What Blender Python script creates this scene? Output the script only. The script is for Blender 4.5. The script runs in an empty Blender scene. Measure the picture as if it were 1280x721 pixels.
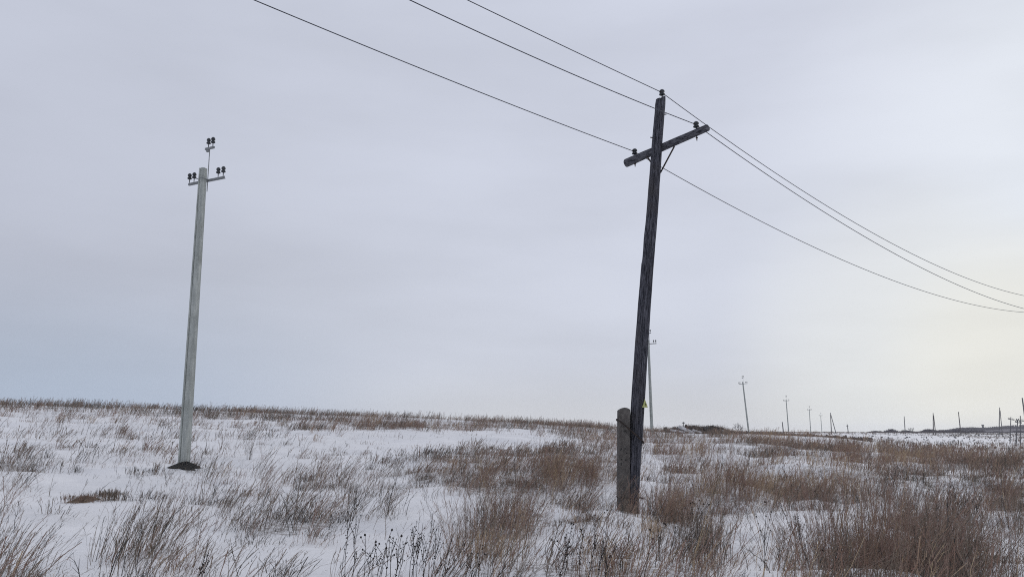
import bpy, bmesh, math, random
import numpy as np
from mathutils import Vector, Matrix
random.seed(7); rng = np.random.default_rng(7)
S = bpy.context.scene
C = S.collection
R = math.radians

# ---------------------------------------------------------------- camera
F = 960.0; CU, CV = 640.0, 360.5; CAMZ = 1.6
PITCH = math.atan(179.5 / F)
cam = bpy.data.cameras.new('camera'); co = bpy.data.objects.new('camera', cam); C.objects.link(co)
cam.sensor_width = 36; cam.lens = 27.0; cam.clip_start = 0.1; cam.clip_end = 20000
co.location = (0, 0, CAMZ); co.rotation_euler = (math.pi / 2 + PITCH, 0, 0)
S.camera = co
S.render.engine = 'CYCLES'; S.cycles.use_denoising = False; S.cycles.pixel_filter_type = 'BLACKMAN_HARRIS'; S.cycles.filter_width = 1.1
S.cycles.max_bounces = 5; S.cycles.volume_bounces = 1

# ---------------------------------------------------------------- sky and sun
SUN_AZ, SUN_EL = R(34), R(24)          # azimuth from +Y towards +X
w = bpy.data.worlds.new('World'); S.world = w; w.use_nodes = True
nt = w.node_tree; nt.nodes.clear()
def N(t, **k):
    n = nt.nodes.new(t)
    for a, b in k.items(): setattr(n, a, b)
    return n
def L(a, b): nt.links.new(a, b)
def srgb(r, g, b):
    f = lambda c: ((c / 255 + .055) / 1.055) ** 2.4 if c > 10 else c / 255 / 12.92
    return (f(r), f(g), f(b), 1)
out = N('ShaderNodeOutputWorld'); add = N('ShaderNodeAddShader'); L(add.outputs[0], out.inputs[0])
sky = N('ShaderNodeTexSky', sky_type='NISHITA'); sky.sun_disc = False
sky.sun_elevation = SUN_EL; sky.sun_rotation = SUN_AZ; sky.dust_density = 3
b1 = N('ShaderNodeBackground'); b1.inputs[1].default_value = 0.0005   # thin clear-sky share behind the deck
L(sky.outputs[0], b1.inputs[0]); L(b1.outputs[0], add.inputs[0])
tc = N('ShaderNodeTexCoord'); sep = N('ShaderNodeSeparateXYZ'); L(tc.outputs['Generated'], sep.inputs[0])
def mr(src, a, b, c=0., d=1., smooth=True):
    m = N('ShaderNodeMapRange'); m.interpolation_type = 'SMOOTHSTEP' if smooth else 'LINEAR'
    L(src, m.inputs[0])
    for i, v in zip((1, 2, 3, 4), (a, b, c, d)): m.inputs[i].default_value = v
    return m.outputs[0]
def mth(op, a, b=None):
    m = N('ShaderNodeMath', operation=op)
    for i, v in enumerate((a, b)):
        if v is None: continue
        if isinstance(v, (int, float)): m.inputs[i].default_value = v
        else: L(v, m.inputs[i])
    return m.outputs[0]
def mixc(fac, a, b, bt='MIX'):
    m = N('ShaderNodeMix', data_type='RGBA', blend_type=bt)
    if isinstance(fac, (int, float)): m.inputs[0].default_value = fac
    else: L(fac, m.inputs[0])
    for i, v in ((6, a), (7, b)):
        if isinstance(v, tuple): m.inputs[i].default_value = v
        else: L(v, m.inputs[i])
    return m.outputs[2]
el = sep.outputs[2]; ax = sep.outputs[0]
col = mixc(mr(el, .0, .5), srgb(199, 204, 214), srgb(194, 199, 213))
left = mr(ax, .15, -.6)
col = mixc(mth('MULTIPLY', left, mr(el, .75, .2, 0, .8)), col, srgb(181, 186, 201))
lowleft = mth('MULTIPLY', mr(ax, .0, -.55), mr(el, .22, .0))
col = mixc(mth('MULTIPLY', lowleft, .9), col, srgb(160, 174, 193))
col = mixc(mth('MULTIPLY', mr(el, .10, .0), mr(ax, -.35, .1, 0, .8)), col, srgb(206, 207, 207))
def glow(az, eln, tight, c, amt, base):
    d = (math.sin(R(az)) * math.cos(R(eln)), math.cos(R(az)) * math.cos(R(eln)), math.sin(R(eln)))
    dt = N('ShaderNodeVectorMath', operation='DOT_PRODUCT'); L(tc.outputs['Generated'], dt.inputs[0]); dt.inputs[1].default_value = d
    return mixc(mr(dt.outputs['Value'], math.cos(R(tight)), 1., 0, amt), base, c)
col = glow(38, 13, 24, srgb(224, 230, 238), .8, col)
col = glow(27, 5, 13, srgb(224, 226, 223), .7, col)
col = glow(35, 3, 11, srgb(226, 225, 216), .7, col)
col = glow(6, 24, 30, srgb(203, 208, 223), .55, col)
# soft stratus streaks
mp = N('ShaderNodeMapping'); mp.inputs['Scale'].default_value = (1.1, 1.6, 4.5); mp.inputs['Rotation'].default_value = (.15, -.28, 0)
L(tc.outputs['Generated'], mp.inputs[0])
nz = N('ShaderNodeTexNoise'); nz.inputs['Scale'].default_value = 1.6; nz.inputs['Detail'].default_value = 5; nz.inputs['Roughness'].default_value = .48
L(mp.outputs[0], nz.inputs['Vector'])
v = mr(nz.outputs['Fac'], .3, .7, .93, 1.06)
cmb = N('ShaderNodeCombineColor'); 
for i in range(3): L(v, cmb.inputs[i])
col = mixc(1.0, col, cmb.outputs[0], 'MULTIPLY')
b2 = N('ShaderNodeBackground'); b2.inputs[1].default_value = 1.0; L(col, b2.inputs[0]); L(b2.outputs[0], add.inputs[1])

sl = bpy.data.lights.new('sun', 'SUN'); sl.energy = .55; sl.angle = R(25); sl.color = (1, .95, .88)
so = bpy.data.objects.new('sun', sl); C.objects.link(so)
sd = Vector((math.sin(SUN_AZ) * math.cos(SUN_EL), math.cos(SUN_AZ) * math.cos(SUN_EL), math.sin(SUN_EL)))
so.rotation_euler = sd.to_track_quat('Z', 'Y').to_euler(); so.location = (0, 0, 60)
S.view_settings.view_transform = 'Standard'; S.view_settings.look = 'None'
S.view_settings.exposure = .06; S.view_settings.gamma = 1; S.view_settings.use_curve_mapping = False

# ---------------------------------------------------------------- helpers
def tag(o, label=None, cat=None, group=None, kind=None):
    for k, v in (('label', label), ('category', cat), ('group', group), ('kind', kind)):
        if v: o[k] = v
    return o
def link(name, me, mat=None, parent=None):
    o = bpy.data.objects.new(name, me); C.objects.link(o)
    if mat and me: me.materials.append(mat)
    if parent: o.parent = parent
    return o
def empty(name, loc):
    o = bpy.data.objects.new(name, None); C.objects.link(o); o.location = loc; o.empty_display_size = .3; return o
def ray(u, v):
    x = (u - CU) / F; y = -(v - CV) / F
    return np.array([x, math.cos(PITCH) - y * math.sin(PITCH), math.sin(PITCH) + y * math.cos(PITCH)])
def at(u, v, Y):                       # the point seen at a pixel of the photograph, Y metres ahead
    r = ray(u, v); return Vector((r * (Y / r[1])).tolist()) + Vector((0, 0, CAMZ))
def proj(x, y, z):
    z = z - CAMZ
    c, s = math.cos(PITCH), math.sin(PITCH)
    dep = np.maximum(y * c + z * s, .01); up = z * c - y * s
    return CU + F * x / dep, CV - F * up / dep

def hash2(i, j, seed):
    h = (i.astype(np.int64) * 374761393 + j.astype(np.int64) * 668265263 + seed * 1442695041) & 0x7fffffff
    h = (h ^ (h >> 13)) * 1274126177 & 0x7fffffff
    return ((h ^ (h >> 16)) & 0xffff) / 65535.0
def vnoise(x, y, s, seed=0):
    x = np.asarray(x, float) / s; y = np.asarray(y, float) / s
    i = np.floor(x); j = np.floor(y); fx = x - i; fy = y - j
    fx = fx * fx * (3 - 2 * fx); fy = fy * fy * (3 - 2 * fy)
    a = hash2(i, j, seed); b = hash2(i + 1, j, seed); c = hash2(i, j + 1, seed); d = hash2(i + 1, j + 1, seed)
    return (a * (1 - fx) + b * fx) * (1 - fy) + (c * (1 - fx) + d * fx) * fy - .5
def fbm(x, y, s, seed=0, o=4, g=.5):
    t = 0; a = 1
    for k in range(o): t = t + a * vnoise(x, y, s / 2 ** k, seed + k * 17); a *= g
    return t

# ---------------------------------------------------------------- terrain height
AZ = np.array([-180, -60, -33.3, -19, -8.5, -1.2, 5.8, 10, 13.4, 16.5, 23.4, 27, 33, 45, 180.])
DD = np.array([0.5, 6, 12, 20, 32, 48, 65, 85, 115, 160, 230, 350, 600, 1200, 5000.])
def crest(vs, d):   # ground height that shows at picture rows vs at distance d
    res = []
    for a, v in zip(AZ[2:13], vs):
        u = CU + math.tan(R(a)) * F * 1.017
        r = ray(u, v); res.append(CAMZ + r[2] / math.hypot(r[0], r[1]) * d)
    return [res[0]] * 2 + res + [res[-1]] * 2
rows = {}
zc = crest([504, 513, 520, 526, 532.5, 540, 541.5, 542, 548, 559, 561], 65)
zc = np.array(zc); zc[0] = 1.6; zc[-1] = 1.6; zc[-2] = .6
def frac(p): return zc * p
rows[0.5] = zc * 0; rows[6] = zc * 0
rows[12] = zc * .085; rows[20] = zc * .205; rows[32] = zc * .40; rows[48] = zc * .71; rows[65] = zc
keep = np.array([1, 1, 1, 1, 1, 1, .9, .6, .25, 0, 0, 0, 0, 0, 1.])       # how far the hill carries on behind its crest
def far(vals, drop): 
    base = np.interp(AZ, [10, 13.4, 16.5, 23.4, 27, 33], vals)
    return zc * keep + (1 - keep) * base - keep * drop
rows[85] = far([1.55, 1.5, 1.45, .55, .12, -.3], .25)
rows[115] = far([1.5, 1.5, 1.42, .3, -.15, -.7], .8)
rows[160] = far([1.4, 1.45, 1.45, .45, -.1, -.7], 1.4)
rows[230] = far([1.4, 1.45, 1.45, 1.0, .5, .0], 2)
rows[350] = far([1.4, 1.45, 1.5, 1.35, 1.2, .7], 2)
rows[600] = far([1.4, 1.45, 1.5, 1.45, 1.4, 1.5], 2)
rows[1200] = rows[600] * 1.0; rows[5000] = rows[600] * 1.0
T = np.array([rows[d] for d in DD])
gl = np.linspace(math.log(.5), math.log(5000), 260); ga = np.arange(-180, 180.1, .5)
T1 = np.array([np.interp(ga, AZ, r) for r in T])
G = np.array([np.interp(gl, np.log(DD), T1[:, k]) for k in range(len(ga))]).T
def blur(A, n, axis):
    k = np.hanning(2 * n + 3)[1:-1]; k /= k.sum()
    P = np.pad(A, [(n, n) if i == axis else (0, 0) for i in (0, 1)], mode='edge')
    return sum(k[i] * np.take(P, range(i, i + A.shape[axis]), axis) for i in range(2 * n + 1))
G = blur(blur(G, 4, 0), 5, 1)
def zbase(x, y):
    d = np.maximum(np.hypot(x, y), .5); a = np.degrees(np.arctan2(x, y))
    fi = (np.log(d) - gl[0]) / (gl[1] - gl[0]); fj = (a + 180) / .5
    i = np.clip(fi.astype(int), 0, len(gl) - 2); j = np.clip(fj.astype(int), 0, len(ga) - 2)
    fi = np.clip(fi - i, 0, 1); fj = np.clip(fj - j, 0, 1)
    return (G[i, j] * (1 - fi) + G[i + 1, j] * fi) * (1 - fj) + (G[i, j + 1] * (1 - fi) + G[i + 1, j + 1] * fi) * fj
MOUNDS = []     # (x, y, radius, height) earth banks
def zfun(x, y):
    x = np.asarray(x, float); y = np.asarray(y, float)
    d = np.hypot(x, y)
    z = zbase(x, y)
    amp = np.interp(d, [0, 20, 60, 120, 400], [1, 1, .8, 1.0, 1.2])
    right = np.clip((x + 2) / 8, 0, 1)
    z = z + amp * (.16 * fbm(x, y, 5.5, 3, 3) + (.05 + .06 * right) * fbm(x, y, 1.3, 9, 3))
    # wind-cut drift lips on the snow
    q = fbm(x * .55, y, 2.2, 31, 3)
    z = z + np.where(d < 60, .055 + .035 * right, 0) * np.clip(q * 9, -1, 1)
    q2 = fbm(x * .7, y, 1.1, 37, 3)
    z = z + np.where(d < 30, .012 + .03 * right, 0) * np.clip(q2 * 8, -1, 1)
    for mx, my, mr_, mh in MOUNDS:
        z = z + mh * np.exp(-((x - mx) ** 2 + (y - my) ** 2) / mr_ ** 2)
    return z
def gz(x, y): return float(zfun(np.array([x]), np.array([y]))[0])
def ground(u, v):                       # where the line of sight through a pixel meets the ground
    r = ray(u, v); t = np.geomspace(4, 900, 3000)
    x, y, z = r[0] * t, r[1] * t, CAMZ + r[2] * t
    hit = np.nonzero(z <= zfun(x, y))[0]
    k = hit[0] if len(hit) else len(t) - 1
    return float(x[k]), float(y[k]), gz(x[k], y[k])
def gy(u, Y):                           # ground point at column u, Y metres ahead
    x = (u - CU) / F * 1.017 * Y; return Vector((x, Y, gz(x, Y)))
for u, Y, rr, h in ((868, 74, 1.7, .30), (882, 76, 1.6, .42), (850, 73, 1.4, .28), (832, 75, 1.6, .22), (896, 79, 2.0, .22)):
    MOUNDS.append(((u - CU) / F * 1.017 * Y, Y, rr, h))

_f = at(787, 640, 15.8); MOUNDS.append((_f.x, _f.y, 1.6, _f.z - gz(_f.x, _f.y)))

# ---------------------------------------------------------------- vegetation cover map (on the ground, laid out from the photograph)
GE = [(170, 688, 80, 18, 1.1), (225, 645, 35, 9, .9), (290, 634, 60, 16, .9), (15, 720, 50, 22, .9), (15, 648, 30, 14, .6), (50, 606, 60, 8, .45),
      (30, 586, 45, 7, .55), (255, 706, 60, 14, .6), (400, 650, 150, 24, 1.1), (350, 606, 120, 14, .4), (520, 630, 80, 26, .9), (150, 566, 110, 12, .45),
      (60, 540, 70, 10, .5), (230, 545, 120, 10, .6), (420, 535, 110, 9, .6), (560, 590, 70, 10, .8), (640, 575, 110, 16, .8), (700, 555, 60, 6, .6), (600, 620, 80, 14, .8),
      (730, 660, 90, 25, .8), (560, 710, 80, 14, .5), (700, 705, 80, 16, .8), (800, 700, 60, 20, 1.0), (900, 690, 45, 14, .8), (900, 640, 60, 14, .8), (960, 640, 50, 30, .7),
      (1000, 700, 50, 22, .9), (1200, 700, 60, 22, .7), (1190, 650, 30, 20, .7), (1230, 645, 25, 14, .35), (560, 655, 25, 12, .6)]
RE = [(622, 680, 48, 15, 1.5), (632, 655, 42, 14, 1.3), (600, 608, 34, 8, 1.0), (692, 604, 48, 9, 1.3), (738, 602, 22, 9, 1.1), (742, 578, 18, 6, .6), (640, 572, 30, 6, .5),
      (818, 655, 42, 14, 1.5), (760, 652, 32, 7, 1.0), (912, 617, 52, 12, 1.5), (872, 662, 55, 8, .9), (1065, 704, 60, 20, 1.2), (1130, 690, 80, 30, 1.15), (1150, 660, 65, 20, 1.7),
      (1045, 632, 80, 14, 1.2), (1255, 622, 40, 14, 1.3), (1185, 592, 75, 14, 1.2), (1276, 668, 20, 7, 1.4), (1100, 605, 150, 20, 1.0), (1170, 722, 120, 16, 1.1), (980, 592, 60, 10, .8),
      (1010, 572, 280, 10, .9), (1160, 566, 160, 8, 1.1), (850, 595, 45, 12, .6), (1255, 585, 50, 12, 1.2), (990, 556, 80, 6, .6), (860, 548, 60, 5, .9)]
OPEN = [(590, 551, 150, 6, .95), (786, 656, 36, 20, .95), (75, 690, 40, 14, .8), (860, 541, 20, 4, 1), (70, 665, 45, 30, 1), (430, 688, 100, 18, 1), (330, 700, 60, 14, .8), (120, 602, 70, 12, .55), (935, 690, 28, 20, .9), (1240, 672, 38, 20, .9), (1215, 632, 28, 14, .9),
        (560, 556, 95, 7, .95), (660, 543, 90, 4, .95), (370, 582, 100, 7, .8), (170, 532, 60, 6, .4), (60, 556, 80, 5, .6), (860, 690, 15, 14, .8), (800, 668, 50, 5, .5),
        (1000, 648, 60, 6, .8), (1010, 624, 60, 6, .7), (880, 632, 35, 6, .8), (930, 562, 60, 4, .6), (690, 668, 45, 10, .7), (1235, 573, 45, 4, .6), (1100, 552, 120, 4, .6), (600, 640, 40, 5, .3)]
def ell(Ls, u, v):
    t = np.zeros_like(u)
    for a, b, ru, rv, amp in Ls:
        q = ((u - a) / ru) ** 2 + ((v - b) / rv) ** 2
        t = np.maximum(t, amp * np.exp(-np.minimum(q, 30) ** 1.3 * .8))
    return t
def cover(x, y):
    z = zbase(x, y); u, v = proj(x, y, z); d = np.hypot(x, y)
    op = 1 - ell(OPEN, u, v)
    n1 = fbm(x, y, 6.5, 51, 3) * 1.6; n2 = fbm(x, y * .8, 1.7, 71, 4) * 1.9
    bg = np.interp(u, [0, 300, 520, 640, 850, 1280], [.16, .22, .32, .45, .55, .6])
    g = (bg * 1.1 * np.clip(.55 + n1 + n2, 0, 2) + ell(GE, u, v) * np.clip(.85 + n2 * 1.2, 0, 1.6)) * op
    br = np.interp(u, [0, 500, 640, 850, 1000, 1280], [.0, .01, .12, .28, .55, .6])
    r = (br * np.clip(.5 + n1 + n2, 0, 2) + ell(RE, u, v) * np.clip(.95 + n2, .05, 1.5)) * op
    # the crest belt of brown scrub on the left hill
    cb = np.interp(d, [34, 44, 52, 95, 110], [0, .35, 1, 1, .5]) * np.interp(u, [0, 740, 800, 900], [1, 1, .5, .2])
    r = r + cb * .9 * np.clip(.8 + n1, .15, 1.5); g = g + cb * .5
    midr = np.interp(d, [30, 38, 64, 75], [0, 1, 1, .3]) * np.interp(u, [820, 920, 1300], [0, .7, 1])
    r = r + midr * .5 * op * np.clip(.7 + n1 + n2, .1, 1.5)
    r = r * np.interp(d + 0 * u, [52, 66], [1, 0]) * (u > 1060) + r * (u <= 1060) * np.where((u > 905), np.interp(d, [58, 72, 95], [1, .45, 0]), 1)
    g = g * np.where(u > 1040, np.interp(d, [52, 66], [1, .1]), 1)
    fg = np.interp(v, [700, 716, 745], [0, 1, 1]) * (d > 4) * (d < 9.5)
    r = r + fg * np.interp(u, [560, 640, 840, 900, 960, 1010, 1290], [0, .45, .5, .1, .1, 1.0, .9]); g = g + fg * np.interp(u, [-60, 60, 120, 420, 560, 850, 900, 960, 1000], [1, .5, .1, .1, .7, .8, .2, .2, .7])
    r = np.clip(r - .10, 0, None) * 1.1; g = np.clip(g - .12, 0, None) * 1.15
    out_ = (np.abs(np.degrees(np.arctan2(x, y))) > 42)
    g = np.where(out_, .35 * np.clip(.5 + n1 + n2, 0, 2), g); r = np.where(out_, .15 * np.clip(.3 + n1 + n2, 0, 2), r)
    return g, r, op

# ---------------------------------------------------------------- materials
def mat(name, rough=.9, spec=.2):
    m = bpy.data.materials.new(name); m.use_nodes = True
    b = m.node_tree.nodes['Principled BSDF']; b.inputs['Roughness'].default_value = rough
    b.inputs['Specular IOR Level'].default_value = spec
    return m, m.node_tree, b
def noise_mat(name, c1, c2, scale=8, stretch=(1, 1, 1), rough=.9, bump=.0, detail=6, lo=.35, hi=.65, spec=.2, extra=None):
    m, t, b = mat(name, rough, spec)
    tcn = t.nodes.new('ShaderNodeTexCoord'); mpn = t.nodes.new('ShaderNodeMapping'); mpn.inputs['Scale'].default_value = stretch
    n = t.nodes.new('ShaderNodeTexNoise'); n.inputs['Scale'].default_value = scale; n.inputs['Detail'].default_value = detail
    rp = t.nodes.new('ShaderNodeValToRGB'); rp.color_ramp.elements[0].position = lo; rp.color_ramp.elements[1].position = hi
    rp.color_ramp.elements[0].color = (*c1, 1); rp.color_ramp.elements[1].color = (*c2, 1)
    t.links.new(tcn.outputs['Object'], mpn.inputs[0]); t.links.new(mpn.outputs[0], n.inputs['Vector'])
    t.links.new(n.outputs['Fac'], rp.inputs[0]); c = rp.outputs[0]
    if extra:                            # a second, coarser stain colour: (colour, scale, lo, hi)
        n2 = t.nodes.new('ShaderNodeTexNoise'); n2.inputs['Scale'].default_value = extra[1]; n2.inputs['Detail'].default_value = 4
        t.links.new(tcn.outputs['Object'], n2.inputs['Vector'])
        r2 = t.nodes.new('ShaderNodeMapRange'); r2.inputs[1].default_value = extra[2]; r2.inputs[2].default_value = extra[3]
        t.links.new(n2.outputs['Fac'], r2.inputs[0])
        mx = t.nodes.new('ShaderNodeMix'); mx.data_type = 'RGBA'; t.links.new(r2.outputs[0], mx.inputs[0]); t.links.new(c, mx.inputs[6])
        mx.inputs[7].default_value = (*extra[0], 1); c = mx.outputs[2]
    t.links.new(c, b.inputs['Base Color'])
    if bump:
        bp = t.nodes.new('ShaderNodeBump'); bp.inputs['Strength'].default_value = bump; bp.inputs['Distance'].default_value = .02
        t.links.new(n.outputs['Fac'], bp.inputs['Height']); t.links.new(bp.outputs[0], b.inputs['Normal'])
    return m
M_wood = noise_mat('tarred_wood', (.012, .013, .02), (.15, .15, .175), 9, (8, 8, .45), .85, 1.0, 9, .36, .72, extra=((.06, .055, .056), 1.3, .5, .7))
M_arm = noise_mat('arm_wood', (.018, .019, .026), (.16, .16, .18), 7, (1, 1, 5), .85, .9, 8, .34, .7)
M_stub = noise_mat('old_concrete', (.078, .07, .066), (.145, .134, .124), 14, (1, 1, .6), .95, .9, 8, .3, .7, extra=((.05, .048, .046), 4.5, .58, .68))
M_conc = noise_mat('pole_concrete', (.30, .32, .305), (.47, .49, .46), 5, (3, 3, .5), .9, .6, 9, .32, .7, extra=((.27, .285, .265), 1.6, .48, .7))
M_steel = noise_mat('galvanised_steel', (.16, .17, .18), (.27, .28, .29), 20, (1, 1, 1), .55, .1)
M_iron = noise_mat('black_iron', (.015, .014, .014), (.065, .045, .036), 30, (1, 1, 1), .7, .2)
M_glass = noise_mat('dark_insulator', (.012, .016, .022), (.03, .035, .042), 5, (1, 1, 1), .25, 0, spec=.5)
M_wire = noise_mat('line_wire', (.05, .055, .07), (.09, .095, .11), 3, (1, 1, 1), .5, 0)
M_yellow = noise_mat('sign_yellow', (.36, .38, .12), (.58, .60, .28), 25, (1, 1, 1), .6, .1)
M_black = noise_mat('sign_print_pit_shade', (.02, .02, .02), (.05, .05, .05), 25)
M_soil = noise_mat('black_soil', (.015, .016, .017), (.055, .055, .052), 16, (1, 1, 1), .95, 1.0)
M_clay = noise_mat('brown_earth', (.13, .095, .07), (.28, .21, .15), 22, (1, 1, 1), .95, 1.0)
M_plank = noise_mat('snowy_plank', (.42, .41, .41), (.74, .74, .76), 4, (1, 1, 1), .9, .2)
M_rub = noise_mat('rubble', (.03, .027, .025), (.16, .14, .13), 1.2, (1, 1, 1), .95, .4)
M_hazed_wood = noise_mat('haze_paled_wood', (.10, .10, .105), (.20, .195, .195), 3)  # greys lightened to put distance haze into the wood colour
M_wool = noise_mat('bare_woods', (.08, .07, .085), (.15, .135, .15), .05, (1, 1, 1), 1, 0)
M_bark = noise_mat('grey_bark', (.09, .08, .08), (.17, .155, .15), 4)

def veg_mat(name, stops, rough=.95):
    m, t, b = mat(name, rough, .1)
    a = t.nodes.new('ShaderNodeAttribute'); a.attribute_name = 'tint'
    rp = t.nodes.new('ShaderNodeValToRGB'); e = rp.color_ramp.elements
    e[0].position = 0; e[0].color = (*stops[0], 1); e[1].position = 1; e[1].color = (*stops[-1], 1)
    for i, s in enumerate(stops[1:-1], 1):
        k = e.new(i / (len(stops) - 1)); k.color = (*s, 1)
    t.links.new(a.outputs['Fac'], rp.inputs[0]); t.links.new(rp.outputs[0], b.inputs['Base Color'])
    return m
# tint 0 grey, .35 grey-brown, .65 red-brown, 1 straw
M_veg = veg_mat('dry_stems', [(.055, .052, .05), (.23, .19, .148), (.25, .18, .148), (.28, .175, .138), (.50, .385, .25)])
M_dark = veg_mat('seed_weed', [(.018, .017, .018), (.06, .05, .045)])

def snow_mat():
    m, t, b = mat('wind_packed_snow', .75, .25)
    n = t.nodes; l = t.links
    g = n.new('ShaderNodeNewGeometry')
    lit = n.new('ShaderNodeAttribute'); lit.attribute_name = 'litter'
    def noise(scale, det=5, vec=None, rg=.55):
        q = n.new('ShaderNodeTexNoise'); q.inputs['Scale'].default_value = scale; q.inputs['Detail'].default_value = det; q.inputs['Roughness'].default_value = rg
        l.new(vec or g.outputs['Position'], q.inputs['Vector']); return q.outputs['Fac']
    mp = n.new('ShaderNodeMapping'); mp.inputs['Scale'].default_value = (.45, 1, 1); mp.inputs['Rotation'].default_value = (0, 0, .2); l.new(g.outputs['Position'], mp.inputs[0])
    rp = n.new('ShaderNodeValToRGB'); rp.color_ramp.elements[0].position = .3; rp.color_ramp.elements[1].position = .7
    rp.color_ramp.elements[0].color = (.755, .75, .75, 1); rp.color_ramp.elements[1].color = (.87, .86, .855, 1)
    l.new(noise(.7, 6, mp.outputs[0]), rp.inputs[0])
    # litter and thin snow: speckle that grows where plants stand
    sp = noise(9, 7, None, .75)
    th = n.new('ShaderNodeMapRange'); l.new(lit.outputs['Fac'], th.inputs[0]); th.inputs[1].default_value = 0; th.inputs[2].default_value = 1.0; th.inputs[3].default_value = .74; th.inputs[4].default_value = .47
    sb = n.new('ShaderNodeMath'); sb.operation = 'SUBTRACT'; l.new(sp, sb.inputs[0]); l.new(th.outputs[0], sb.inputs[1])
    ml = n.new('ShaderNodeMath'); ml.operation = 'MULTIPLY'; ml.use_clamp = True; l.new(sb.outputs[0], ml.inputs[0]); ml.inputs[1].default_value = 14
    m2 = n.new('ShaderNodeMath'); m2.operation = 'MULTIPLY'; l.new(ml.outputs[0], m2.inputs[0]); m2.inputs[1].default_value = .62
    br = n.new('ShaderNodeValToRGB'); br.color_ramp.elements[0].color = (.10, .08, .07, 1); br.color_ramp.elements[1].color = (.27, .22, .18, 1)
    l.new(noise(11, 3), br.inputs[0])
    mx = n.new('ShaderNodeMix'); mx.data_type = 'RGBA'; l.new(m2.outputs[0], mx.inputs[0]); l.new(rp.outputs[0], mx.inputs[6]); l.new(br.outputs[0], mx.inputs[7])
    l.new(mx.outputs[2], b.inputs['Base Color'])
    bp = n.new('ShaderNodeBump'); bp.inputs['Strength'].default_value = .6; bp.inputs['Distance'].default_value = .06
    l.new(noise(4.5, 9, mp.outputs[0], .62), bp.inputs['Height']); l.new(bp.outputs[0], b.inputs['Normal'])
    return m
M_snow = snow_mat()

# ---------------------------------------------------------------- snowy ground, one sheet to the horizon
az = np.concatenate([np.arange(-180, -46, 4.), np.arange(-46, 46, .22), np.arange(46, 180, 4.)])
rd = np.concatenate([[0.0], np.geomspace(.6, 7, 24)[:-1], np.geomspace(7, 110, 300)[:-1], np.geomspace(110, 700, 90)[:-1], np.geomspace(700, 3000, 20)])
A_, R_ = np.meshgrid(np.radians(az), rd)
X = (np.sin(A_) * R_).ravel(); Y = (np.cos(A_) * R_).ravel(); Z = zfun(X, Y)
na, nr = len(az), len(rd)
i, j = np.meshgrid(np.arange(nr - 1), np.arange(na), indexing='ij'); j2 = (j + 1) % na
quads = np.stack([i * na + j, i * na + j2, (i + 1) * na + j2, (i + 1) * na + j], -1).reshape(-1, 4)[:, ::-1]
def mesh_np(name, V, Q, tint=None, attr='tint', smooth=False):
    me = bpy.data.meshes.new(name); k = Q.shape[1]
    me.vertices.add(len(V)); me.vertices.foreach_set('co', np.ascontiguousarray(V, dtype=np.float32).ravel())
    me.loops.add(len(Q) * k); me.loops.foreach_set('vertex_index', np.ascontiguousarray(Q, dtype=np.int32).ravel())
    me.polygons.add(len(Q)); me.polygons.foreach_set('loop_start', np.arange(0, len(Q) * k, k, dtype=np.int32))
    me.polygons.foreach_set('loop_total', np.full(len(Q), k, dtype=np.int32))
    if smooth: me.polygons.foreach_set('use_smooth', np.ones(len(Q), dtype=bool))
    me.update(calc_edges=True)
    if tint is not None:
        a = me.attributes.new(attr, 'FLOAT', 'POINT'); a.data.foreach_set('value', np.ascontiguousarray(tint, dtype=np.float32))
    return me
g_, r_, o_ = cover(X, Y)
dist = np.hypot(X, Y)
lit = np.clip(.24 + .45 * g_ + .6 * r_ + .3 * fbm(X, Y, 1.1, 77, 3), 0, 1)
lit = np.where(dist > 85, np.clip(.42 + .5 * fbm(X, Y, 30, 5, 3) + .25 * fbm(X * .3, Y, 9, 6, 2), 0, .9), lit)
gm = mesh_np('snow_field', np.stack([X, Y, Z], 1), quads, lit, 'litter', True)
tag(link('snow_field', gm, M_snow), 'snow covered field rising to a grassy hill on the left', kind='structure')

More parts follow.
